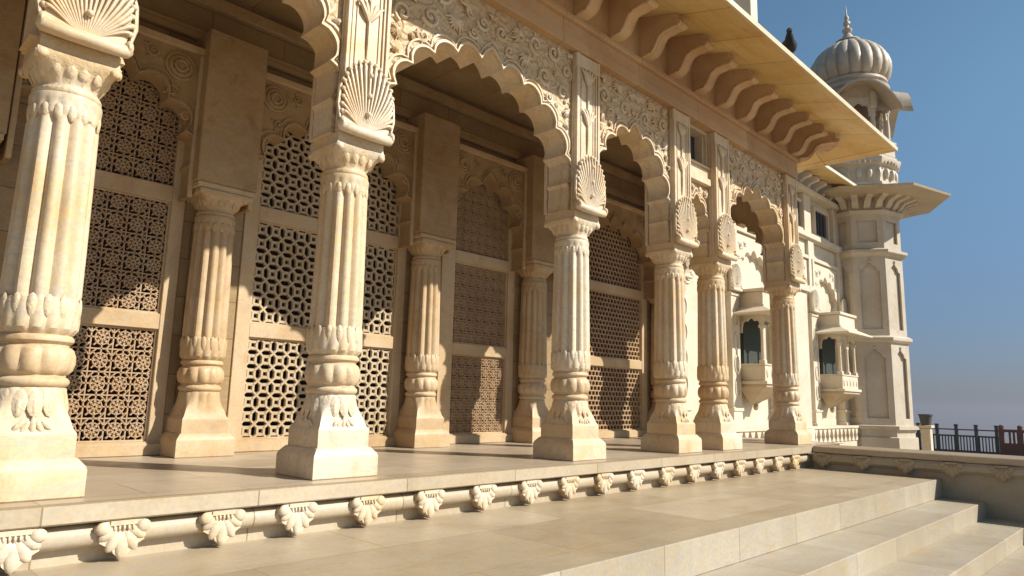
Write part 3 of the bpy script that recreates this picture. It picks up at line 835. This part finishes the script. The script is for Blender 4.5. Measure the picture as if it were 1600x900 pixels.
for (x0, x1, lb), lab in zip(((.0, 1.66, 4), (2.28, 4.64, 5), (5.27, 6.90, 4), (8.0, 10.73, 5)),
                             ('shaded blind arch with a round rosette over the star patterned screen',
                              'shaded blind arch with rosettes over the square patterned screen',
                              'shaded blind arch above the fine star screen, set in a plain raised frame',
                              'deep shaded blind arch over the half lit screen')):
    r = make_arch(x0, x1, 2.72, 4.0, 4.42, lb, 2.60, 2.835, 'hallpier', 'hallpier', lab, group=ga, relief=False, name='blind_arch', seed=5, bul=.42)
    w = x1-x0
    for sx in (-1, 1):                                             # round rosettes
        mb = MB()
        for R, dy in ((.15, .0), (.105, -.01), (.06, -.02)):
            P = [(sx*(w/2-.24)+R*math.cos(t), -.012+dy, 1.42+R*math.sin(t)) for t in [2*PI*i/20 for i in range(21)]]
            mb.tube(P, .017, 5)
        for k in range(8):
            t = 2*PI*k/8; mb.blob((sx*(w/2-.24)+.09*math.cos(t), -.016, 1.42+.09*math.sin(t)), .018, .018, .042, -t+PI/2, 6, 4)
        mb.blob((sx*(w/2-.24), -.01, 1.42), .15, .012, .15, 0, 14, 4)
        mb.build('rosette', 'hallpier', r, angle=50)
        for dx, dz, rr, ph in ((.30, 1.12, .07, 0), (.52, 1.50, .08, 2), (.14, .88, .055, 1)):
            mb = MB(); spiral(mb, sx*(w/2-dx), dz, 0, rr, 1.4, ph, sx, .013); mb.build('scroll', 'hallpier', r, angle=50)
    mb = MB(); mb.box(-w/2, w/2, -.05, .0, 1.62, 1.70, .008); mb.box(-w/2, -w/2+.05, -.045, .0, .0, 1.615, .008); mb.box(w/2-.05, w/2, -.045, .0, .0, 1.615, .008)
    mb.build('raised_frame', 'inner', r)

bw = thing('back_wall', 'shaded stone back wall of the portico above and between the pierced screens', 'wall', (0, 3.0, 0))
mb = MB()
mb.box(-9, 11.66, -.16, .30, 4.44, 5.95)
for a, b in ((-9, -2.62), (-.62, .20), (1.70, 2.38), (4.74, 5.40), (6.95, 8.28), (10.80, 11.66)):
    mb.box(a, b, -.14, .28, .0, 4.438)
mb.box(-9, 11.66, .09, .28, 4.301, 4.437)
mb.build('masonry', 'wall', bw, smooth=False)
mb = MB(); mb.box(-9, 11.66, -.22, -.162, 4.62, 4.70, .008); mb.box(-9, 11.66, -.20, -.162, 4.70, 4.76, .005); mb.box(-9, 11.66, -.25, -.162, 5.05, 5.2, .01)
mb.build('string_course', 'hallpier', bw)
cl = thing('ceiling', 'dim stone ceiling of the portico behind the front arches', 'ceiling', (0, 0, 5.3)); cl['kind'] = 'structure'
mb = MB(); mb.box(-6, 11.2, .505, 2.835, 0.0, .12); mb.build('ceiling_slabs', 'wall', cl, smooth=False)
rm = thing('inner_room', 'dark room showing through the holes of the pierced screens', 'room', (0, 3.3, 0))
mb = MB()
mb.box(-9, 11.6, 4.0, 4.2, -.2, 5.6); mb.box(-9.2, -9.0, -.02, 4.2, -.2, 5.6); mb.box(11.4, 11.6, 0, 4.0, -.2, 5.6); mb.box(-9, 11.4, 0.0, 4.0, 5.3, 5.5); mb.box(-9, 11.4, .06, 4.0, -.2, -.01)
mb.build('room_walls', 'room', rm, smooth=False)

# ------------------------------------------------------------------ wing beyond the portico
wg = thing('palace_wing', 'sunlit pale two storey wing running from the portico to the octagonal tower', 'building', (0, 2.9, -.43))
WX0, WX1 = 11.66, 24.0
def wz(z): return z+.43
mb = MB()
mb.box(WX0, WX1, 0, .5, -.6, wz(7.0))
mb.build('wall', 'wing', wg)
mb = MB(); mb.box(12.76, 21.9, -.50, -.002, -.60, wz(-.30), .01); mb.box(12.76, 21.9, -.42, -.002, wz(-.30)+.001, wz(-.02)); mb.box(12.76, 21.9, -.56, -.002, wz(.06), wz(.13), .012)
mb.build('plinth', 'wing', wg)
mb = MB()                                                          # row of star shaped balusters
for i in range(30):
    x = 12.85 + i*.31
    for (px, pz, r) in ((0, .0, .07),):
        mb.prism([(x-.12, wz(-.29)), (x+.12, wz(-.29)), (x+.02, wz(-.14)), (x+.12, wz(.055)), (x-.12, wz(.055)), (x-.02, wz(-.14))], -.53, -.425)
mb.build('star_frieze', 'wing', wg, smooth=False)
PX = [11.95, 14.3, 16.75, 19.15, 21.45]
for i, x in enumerate(PX):
    rows = [(.13, .26, 1), (.20, .26, 1), (.22, .22, 1), (.50, .21, 1), (.52, .24, 1), (.58, .24, 1), (.60, .205, 1), (3.20, .205, 1), (3.22, .235, 1), (3.3, .235, 1), (3.31, .20, 1), (5.45, .20, 1)]
    mb = MB(); mb.rings([[(x+h*cx, -.02+h*cy, wz(z)) for cx, cy in ((-1,-1),(1,-1),(1,1),(-1,1))] for z, h, q in rows])
    o = mb.build('pilaster', 'wing', wg, angle=30)
    mb = MB()
    for k in range(4):                                             # rosettes carved on the shaft
        z = wz(1.05+k*.55); 
        P = [(x+.10*math.cos(t), -.232, z+.20*math.sin(t)) for t in [2*PI*q/14 for q in range(15)]]
        mb.tube(P, .018, 5)
    f = MB(); fan(f, .95); f.xf(Matrix.Translation((x, -.225, wz(3.33)))); mb.add(f.v, f.f)
    mb.tube([(x, -.23, wz(4.1)), (x, -.23, wz(4.9))], .02, 5)
    mb.build('relief', 'wing', o, angle=50)
    mb = MB(); mb.box(x-.24, x+.24, -.16, -.0, wz(5.66), wz(6.86), .01); mb.build('upper_pilaster', 'wing', wg)
for i in range(4):                                                  # blind arches and recessed panels
    x0, x1 = PX[i]+.21, PX[i+1]-.21
    xc = (x0+x1)/2; w = x1-x0
    cur = arch_curve(w, 0, 1.15, 4, seg=5)
    mb = MB(); mb.prism([(x0, wz(3.3)), (x0, wz(4.85)), (x1, wz(4.85)), (x1, wz(3.3))] + [(xc+p.x, wz(3.3)+p.y) for p in reversed(cur)], -.16, -.001)
    for s_ in (-1, 1):
        for (dx, dz, r) in ((.28, 1.25, .10), (.16, .95, .06), (.52, 1.32, .07)):
            spiral(mb, xc+s_*(w/2-dx), wz(3.3)+dz, -.16, r, 1.3, 0, s_, .014)
    mb.build('blind_arch', 'wing', wg)
    mb = MB(); mb.box(x0, x1, -.22, -.001, wz(4.87), wz(4.98), .01); mb.box(x0, x1, -.13, -.001, wz(5.0), wz(5.42)); mb.build('cornice', 'wing', wg)
    for dz in (.75, .95): pass
mb = MB(); mb.box(WX0, 22.4, -.30, -.001, wz(5.47), wz(5.64), .015); mb.box(WX0, 22.4, -.24, -.001, wz(5.44), wz(5.468)); mb.build('string_course', 'wing', wg)
mb = MB(); mb.box(WX0, 22.4, -.30, -.001, wz(6.87), wz(7.0), .012); mb.build('cornice', 'wing', wg)
for x0, x1 in ((12.6, 13.7), (15.0, 16.1), (17.6, 18.4), (18.55, 18.95) , (19.95, 20.95)):
    z0, z1 = 5.80, 6.58
    mb = MB(); t = .09
    mb.box(x0-t, x0, -.10, -.001, wz(z0-t), wz(z1+t), .01); mb.box(x1, x1+t, -.10, -.001, wz(z0-t), wz(z1+t), .01)
    mb.box(x0, x1, -.10, -.001, wz(z1), wz(z1+t), .01); mb.box(x0, x1, -.12, -.001, wz(z0-t), wz(z0), .01)
    w_ = mb.build('window', 'wing', wg)
    mb = MB(); mb.box(x0, x1, -.02, -.003, wz(z0), wz(z1)); mb.build('pane', 'glass', w_)
    mb = MB(); n_ = 3 if x1-x0 > .6 else 1
    for k in range(n_):
        xx = x0+(x1-x0)*(k+1)/(n_+1); mb.box(xx-.02, xx+.02, -.06, -.021, wz(z0), wz(z1))
    mb.build('mullion', 'fence', w_)
# eave of the wing with its brackets
mb = MB()
slab(mb, [(12.0, -1.12, wz(7.20)), (22.2, -1.12, wz(7.20)), (22.2, 0, wz(7.52)), (12.0, 0, wz(7.52))], .07)
mb.build('eave', 'soffit', wg)
mb = MB(); slab(mb, [(12.0, -1.15, wz(7.19)), (21.3, -1.15, wz(7.19)), (21.3, -1.11, wz(7.20)), (12.0, -1.11, wz(7.20))], .085); mb.build('eave_edge', 'wing', wg)
wb = None
def wbracket():
    mb = MB(); low = [(0, 0), (-.08, .01), (-.16, .07), (-.24, .18), (-.36, .22), (-.46, .24), (-.50, .28), (-.48, .36)]
    mb.prism(low+[(0, .50)], -.075, .075, 'x'); return mb
for i in range(17):
    if wb is None: wb = wbracket().build('eave_bracket', 'wing', wg); o = wb
    else: o = wb.copy(); COL.objects.link(o); o.parent = wg
    o.location = (12.3+i*.58, 0, wz(7.0))

# projecting balconies
def balcony(x, y, z0, w, dpt, label, hh=2.85):
    r = thing('balcony', label, 'balcony', (x, y, z0), 'small covered balconies on the wing wall')
    W = w/2
    def tier(z, hw, dd): return [(-hw, 0, z), (-hw, -dd, z), (hw, -dd, z), (hw, 0, z)]
    mb = MB(); mb.rings([tier(0, .08, .06), tier(.10, .20, .16), tier(.14, .30, .22), tier(.26, W*.72, dpt*.62), tier(.34, W*.9, dpt*.8), tier(.42, W+.03, dpt+.03), tier(.48, W+.03, dpt+.03)])
    mb.blob((0, -.08, -.04), .07, .07, .09, 0, 8, 5); mb.build('corbel', 'broad', r)
    mb = MB(); mb.box(-W-.07, W+.07, -dpt-.07, 0, .482, .56, .01)
    mb.box(-W, W, -dpt, -dpt+.05, .562, .92, .006); mb.box(-W, -W+.05, -dpt+.051, 0, .562, .92, .006); mb.box(W-.05, W, -dpt+.051, 0, .562, .92, .006)
    mb.box(-W-.02, W+.02, -dpt-.02, 0, .921, .96, .006)
    for i in range(5):
        t = -W+.12+i*(w-.24)/4; mb.blob((t, -dpt-.004, .74), .05, .02, .11, 0, 8, 5)
    mb.build('railing', 'wing', r)
    mb = MB()
    for px in (-W+.05, 0, W-.05):
        mb2 = seq([(.961, .065, 1), (1.04, .065, 1), (1.06, .045, 0), (1.5, .038, 0), (1.78, .042, 0), (1.80, .062, 1), (1.86, .062, 1)])
        mb2.xf(Matrix.Translation((px, -dpt+.06, 0))); mb.add(mb2.v, mb2.f)
    mb.build('colonnette', 'wing', r)
    ww = w/2-.05
    cur = arch_curve(ww-.06, 0, .30, 2, seg=5, inset=.02)
    mb = MB()
    for cx in (-W/2, W/2):
        mb.prism([(cx-ww/2, 1.70), (cx-ww/2, 2.16), (cx+ww/2, 2.16), (cx+ww/2, 1.70)] + [(cx+p.x, 1.70+p.y) for p in reversed(cur)], -dpt+.03, -dpt+.09)
    cur = arch_curve(dpt-.1, 0, .30, 2, seg=5, inset=.02)
    for sx in (-W+.03, W-.09):
        c_ = -dpt/2+.02
        mb.prism([(c_-dpt/2+.06, 1.70), (c_-dpt/2+.06, 2.16), (c_+dpt/2-.02, 2.16), (c_+dpt/2-.02, 1.70)] + [(c_+p.x, 1.70+p.y) for p in reversed(cur)], sx, sx+.06, 'x')
    mb.build('arch_head', 'wing', r)
    mb = MB(); mb.box(-W+.12, W-.12, -.06, -.002, .97, 2.1); mb.build('shutter', 'green', r)
    mb = MB(); mb.rings([tier(2.10, W+.38, dpt+.36), tier(2.14, W+.38, dpt+.36), tier(2.30, W+.05, dpt+.04), tier(2.34, W+.05, dpt+.04)]); mb.build('canopy', 'wing', r)
    mb = MB(); mb.box(-W, W, -dpt, 0, 2.341, 2.66, .01); mb.box(-W-.05, W+.05, -dpt-.05, 0, 2.661, 2.74, .01); mb.build('parapet', 'wing', r)
    return r
balcony(20.15, 2.74, .62, 1.25, .62, 'small covered balcony on the wing wall beside the octagonal tower')
balcony(15.2, 2.74, .66, 1.25, .62, 'small covered balcony seen between the close pair of columns and the corner column')

# ------------------------------------------------------------------ octagonal tower with a domed kiosk
TX, TY, ROT = 22.7, 2.47, 7.5
tw = thing('octagonal_tower', 'tall octagonal marble tower with a ribbed dome and finial at the far end', 'tower', (TX, TY, -.43))
def oct_(R, z, n=8, rot=ROT): return [(R*math.cos(math.radians(rot+360/n*k)), R*math.sin(math.radians(rot+360/n*k)), z) for k in range(n)]
def tz(z): return z+.43
def octo(rows, name, mat, par=tw, n=8, ang=30):
    mb = MB(); mb.rings([oct_(R, tz(z), n, ROT if n == 8 else 0) for z, R in rows]); return mb.build(name, mat, par, angle=ang)
R0 = 1.22
octo([(-1.05, R0+.10), (-.20, R0+.10), (-.18, R0+.03), (.02, R0+.03), (.04, R0+.14), (.14, R0+.14), (.16, R0+.02)], 'plinth', 'tower')
def niche_storey(z0, z1, R, arch=True):
    """shaft storey with one recessed arched panel in each face"""
    core = MB(); core.rings([oct_(R-.085, tz(z0)), oct_(R-.085, tz(z1))]); core.build('storey', 'tower', tw, angle=20)
    mb = MB()
    for k in range(8):
        a0, a1 = math.radians(ROT+45*k), math.radians(ROT+45*(k+1))
        p, q = Vector((R*math.cos(a0), R*math.sin(a0))), Vector((R*math.cos(a1), R*math.sin(a1)))
        t = (q-p); L_ = t.length; t.normalize(); nrm = Vector((t.y, -t.x))
        if nrm.dot(p) < 0: nrm = -nrm
        mid = (p+q)/2; ap = mid.length
        m_ = .17; w = L_-2*m_; h0, h1 = z0+.20, z1-.16
        H = L_/2
        if arch and z1-z0 > 1.2:
            c = [(-w/2, h1-.30), (-w*.36, h1-.27), (-w*.30, h1-.17), (-w*.14, h1-.10), (0, h1), (w*.14, h1-.10), (w*.30, h1-.17), (w*.36, h1-.27), (w/2, h1-.30)]
        else: c = [(-w/2, h1), (w/2, h1)]
        def W3(u, z, d): 
            b = mid + t*u + nrm*(d); return (b.x, b.y, tz(z))
        # frame pieces: two stiles, bottom rail, arched head (butted)
        def pr(poly, d0=-.06, d1=0.0):
            n = len(poly); v = [W3(u, z, d0) for u, z in poly] + [W3(u, z, d1) for u, z in poly]
            mb.add(v, [(i, (i+1) % n, n+(i+1) % n, n+i) for i in range(n)] + [tuple(range(n)), tuple(range(2*n-1, n-1, -1))])
        pr([(-H, z0), (-w/2, z0), (-w/2, z1), (-H, z1)]); pr([(w/2, z0), (H, z0), (H, z1), (w/2, z1)])
        pr([(-w/2, z0), (w/2, z0), (w/2, h0), (-w/2, h0)]); pr([(-w/2, z1)] + c + [(w/2, z1)])
        if arch:
            mb.blob(W3(0, h1+.02, .005), .05, .05, .05, 0, 6, 4)
    mb.build('niche_frame', 'tower', tw, angle=25)
niche_storey(.16, 2.62, R0)
octo([(2.62, R0+.0), (2.64, R0+.07), (2.70, R0+.12), (2.78, R0+.12), (2.84, R0+.02)], 'ledge', 'tower')
niche_storey(2.84, 5.30, R0-.02)
octo([(5.30, R0-.01), (5.34, R0+.08), (5.42, R0+.14), (5.50, R0+.14), (5.56, R0+.0)], 'ledge', 'tower')
niche_storey(5.56, 6.62, R0-.03, False)
octo([(6.62, R0-.02), (6.66, R0+.08), (6.76, R0+.12), (6.80, R0+.02), (7.5, R0-.02)], 'cornice', 'tower')
mb = MB(); k0 = wbracket(); k0.xf(Matrix.Scale(1.25, 4))
for k in range(24):
    m2 = MB(); m2.v = list(k0.v); m2.f = list(k0.f)
    a = math.radians(ROT+15*k+7.5); rr = (R0-.02)*math.cos(PI/8)/math.cos(((math.radians(15*k+7.5)) % (PI/4))-PI/8)
    m2.xf(Matrix.Rotation(a, 4, 'Z') @ Matrix.Translation((rr-.03, 0, tz(6.80))) @ Matrix.Rotation(PI/2, 4, 'Z') ); mb.add(m2.v, m2.f)
mb.build('bracket_ring', 'tower', tw)
octo([(7.16, 2.62), (7.22, 2.64), (7.60, R0), (7.66, R0-.05)], 'broad_eave', 'broad')
octo([(7.60, R0-.04), (7.62, R0+.06), (7.70, R0+.06), (7.72, R0-.02), (8.26, R0-.02), (8.30, R0+.08), (8.42, R0+.13), (8.50, R0+.13), (8.52, R0+.02), (8.62, R0+.02)], 'drum', 'tower')
mb = MB()
for k in range(48):
    a = 2*PI*k/48; mb.blob(((R0+.03)*math.cos(a), (R0+.03)*math.sin(a), tz(8.34)), .04, .04, .07, 0, 6, 4)
for k in range(24):
    a = 2*PI*(k+.5)/24; mb.blob(((R0-.06)*math.cos(a), (R0-.06)*math.sin(a), tz(8.0)), .09, .09, .18, 0, 8, 5)
mb.build('drum_beads', 'tower', tw)
octo([(8.62, R0-.10), (8.66, R0-.02), (9.05, R0-.02), (9.08, R0+.04), (9.14, R0+.04), (9.16, R0-.1)], 'parapet', 'tower')
# kiosk: eight colonnettes, arches, curved eaves
RK = 1.02
for k in range(8):
    a = math.radians(ROT+45*k); mb = MB()
    mb = seq([(0, .10, 1), (.10, .10, 1), (.12, .075, 0), (.5, .085, 0), (.9, .062, 0), (1.0, .09, 0), (1.05, .07, 0), (1.1, .10, 1), (1.6, .10, 1)])
    mb.xf(Matrix.Translation((RK*math.cos(a), RK*math.sin(a), tz(9.15))) @ Matrix.Rotation(a, 4, 'Z')); mb.build('colonnette', 'tower', tw)
L8 = 2*RK*math.sin(PI/8)
for k in range(8):
    a = math.radians(ROT+45*k+22.5); ap = RK*math.cos(PI/8)
    cur = arch_curve(L8-.16, 0, .42, 2, seg=5, inset=.02)
    mb = MB(); w = L8-.1
    mb.prism([(-w/2, 0), (-w/2, 1.05), (w/2, 1.05), (w/2, 0)] + [(p.x, p.y) for p in reversed(cur)], -.05, .05)
    mb.xf(Matrix.Translation((ap*math.cos(a), ap*math.sin(a), tz(9.95))) @ Matrix.Rotation(a+PI/2, 4, 'Z')); mb.build('kiosk_arch', 'tower', tw)
mb = MB(); mb.rings([oct_(.62, tz(9.16)), oct_(.62, tz(10.9))]); mb.build('kiosk_core', 'room', tw, angle=20)
# drooping bangla eaves, arched over every second face
mb = MB()
for k in range(4):
    a = math.radians(ROT+90*k+22.5); n = 18
    rows = []
    for i in range(n+1):
        t = -1+2*i/n
        y_ = t*1.16; z_ = 11.0-.98*abs(t)**2.1
        out = 1.62-.10*t*t
        rows.append([(.60, y_*.72, tz(z_)+.17), (out, y_, tz(z_)-.10), (out, y_, tz(z_)-.03), (.60, y_*.72, tz(z_)+.25)])
    v = []; 
    Mx = Matrix.Rotation(a, 4, 'Z')
    m2 = MB(); m2.rings(rows); m2.xf(Mx); mb.add(m2.v, m2.f)
mb.build('curved_eave', 'dome', tw, angle=45)
octo([(10.6, 1.06), (11.0, 1.08), (11.05, 1.16), (11.14, 1.18), (11.18, 1.08), (11.24, 1.05), (11.30, 1.12), (11.38, 1.12), (11.42, 1.04)], 'dome_base', 'dome', n=32, ang=35)
def dome():
    rows = [(0, 1.03), (.08, 1.12), (.22, 1.20), (.42, 1.245), (.62, 1.24), (.85, 1.17), (1.06, 1.05), (1.25, .88), (1.42, .66), (1.55, .42), (1.63, .24), (1.67, .12)]
    rs = []
    for h, r in rows:
        ring = []
        for i in range(160):
            a = 2*PI*i/160; w = abs(math.sin(10*a))**.55
            R = r*(1+.085*(w-.6)); ring.append((R*math.cos(a), R*math.sin(a), tz(11.40)+h))
        rs.append(ring)
    mb = MB(); mb.rings(rs); return mb
dome().build('ribbed_dome', 'dome', tw, angle=50)
octo([(12.98, .30), (13.02, .42), (13.06, .40), (13.10, .22), (13.24, .17), (13.36, .09), (13.42, .15), (13.50, .16), (13.56, .08), (13.66, .06), (13.70, .11), (13.78, .11), (13.84, .05), (13.92, .08), (13.98, .07), (14.04, .03), (14.40, .008)], 'finial', 'dome', n=16, ang=50)

# ------------------------------------------------------------------ dark pot on a baluster, fence, pigeon
pb = thing('stone_stub', 'small white stone stub at the foot of the tower, carrying the dark pot', 'stub', (21.6, .62, -.43))
mb = MB(); mb.box(-.12, .12, -.12, .12, -.60, .56, .012); mb.box(-.17, .17, -.17, .17, .561, .64, .012); mb.build('block', 'wing', pb)
pt = MB(); pt.rings([[(r*math.cos(2*PI*i/20), r*math.sin(2*PI*i/20), z) for i in range(20)] for z, r in ((0.001, .12), (.01, .13), (.27, .17), (.275, .19), (.31, .19), (.312, .165), (.28, .15))])
po = pt.build('flower_pot', 'pot'); po.location = (21.6, .62, .21)
tag(po, 'small dark tapered pot standing beside the foot of the tower', 'pot')

fx = 30.0
fe = thing('iron_railing', 'dark iron railing with square posts beyond the tower', 'railing', (fx, 0, -.43))
ys = [3.6, 2.96, 2.32, 1.68, 1.04, .40]
for y in ys:
    mb = MB(); mb.box(-.06, .06, y-.055, y+.055, -.56, .50, .01); mb.box(-.065, .065, y-.07, y+.07, .501, .56, .015); mb.build('post', 'fence', fe)
mb = MB()
mb.box(-.03, .03, .30, 3.7, .34, .385); mb.box(-.03, .03, .30, 3.7, .10, .16)
mb.build('rail', 'fence', fe)
mb = MB()
y = .36
while y < 3.7:
    mb.box(-.015, .015, y-.02, y+.02, -.56, .10); y += .10
mb.box(-.04, .04, .30, 3.7, -.56, -.40)
mb.build('baluster', 'fence', fe)
rs_ = thing('red_stone_parapet', 'low dark red pierced sandstone parapet at the right edge, beyond the terrace', 'parapet', (fx-.2, 0, -.43))
mb = MB(); mb.box(-.10, .10, -9, .28, .34, .44, .02); mb.box(-.10, .10, -9, .28, -.56, -.05, .01)
mb.build('rail', 'redstone', rs_)
for k in range(16):
    y = .22-k*.56
    mb = MB(); mb.box(-.11, .11, y-.07, y+.07, -.56, .50, .01); mb.blob((0, y, .53), .09, .09, .07, 0, 8, 5)
    mb.build('post', 'redstone', rs_)
mb = MB()
for k in range(75):
    y = .1-k*.12
    if (k % 5): mb.box(-.04, .04, y-.030, y+.030, -.06, .35)
mb.build('baluster', 'redstone', rs_)

pg = thing('pigeon', 'dark pigeon perched on the edge of the eave, its tail raised', 'bird', (8.30, -1.24, 5.60))
mb = MB()
P = [(-.13, 0, .10), (-.09, 0, .125), (-.03, 0, .12), (.05, 0, .10), (.10, 0, .115), (.125, 0, .155), (.135, 0, .19)]
mb.tube([Vector(p) for p in P], [.02, .055, .075, .07, .045, .034, .02], 12)
mb.blob((.14, 0, .195), .034, .028, .03, 0, 10, 6); mb.build('body', 'pigeon', pg, angle=60)
mb = MB(); mb.prism([(-.06, .06), (-.17, .10), (-.215, .235), (-.19, .245), (-.03, .15)], -.035, .035); mb.build('tail', 'pigeon', pg)
mb = MB(); mb.tube([(.165, 0, .193), (.195, 0, .186)], [.010, .003], 6); mb.build('beak', 'pot', pg)
for s_ in (-1, 1):
    mb = MB(); mb.tube([(.01, s_*.025, .06), (.015, s_*.03, .0), (.04, s_*.03, .0)], [.007, .006, .005], 5); mb.build('leg', 'redstone', pg)
pg.rotation_euler = (0, 0, math.radians(205)); pg.scale = (1.5, 1.5, 1.5)

# ------------------------------------------------------------------ thin desert haze round the whole place
mb = MB(); mb.box(-6500, 9500, -6500, 9500, -41, 16.5)
hz = mb.build('haze', 'ground', smooth=False)
hm = bpy.data.materials.new('desert_haze'); hm.use_nodes = True
hn = hm.node_tree; hn.nodes.clear()
ho = hn.nodes.new('ShaderNodeOutputMaterial'); pv = hn.nodes.new('ShaderNodeVolumePrincipled')
pv.inputs['Color'].default_value = (0.40, 0.41, 0.47, 1); pv.inputs['Density'].default_value = 0.0010
pv.inputs['Anisotropy'].default_value = 0.3
hn.links.new(pv.outputs[0], ho.inputs['Volume'])
hz.data.materials.clear(); hz.data.materials.append(hm)
hz['kind'] = 'stuff'; hz['label'] = 'pale desert haze lying over the distant plain'; hz['category'] = 'haze'
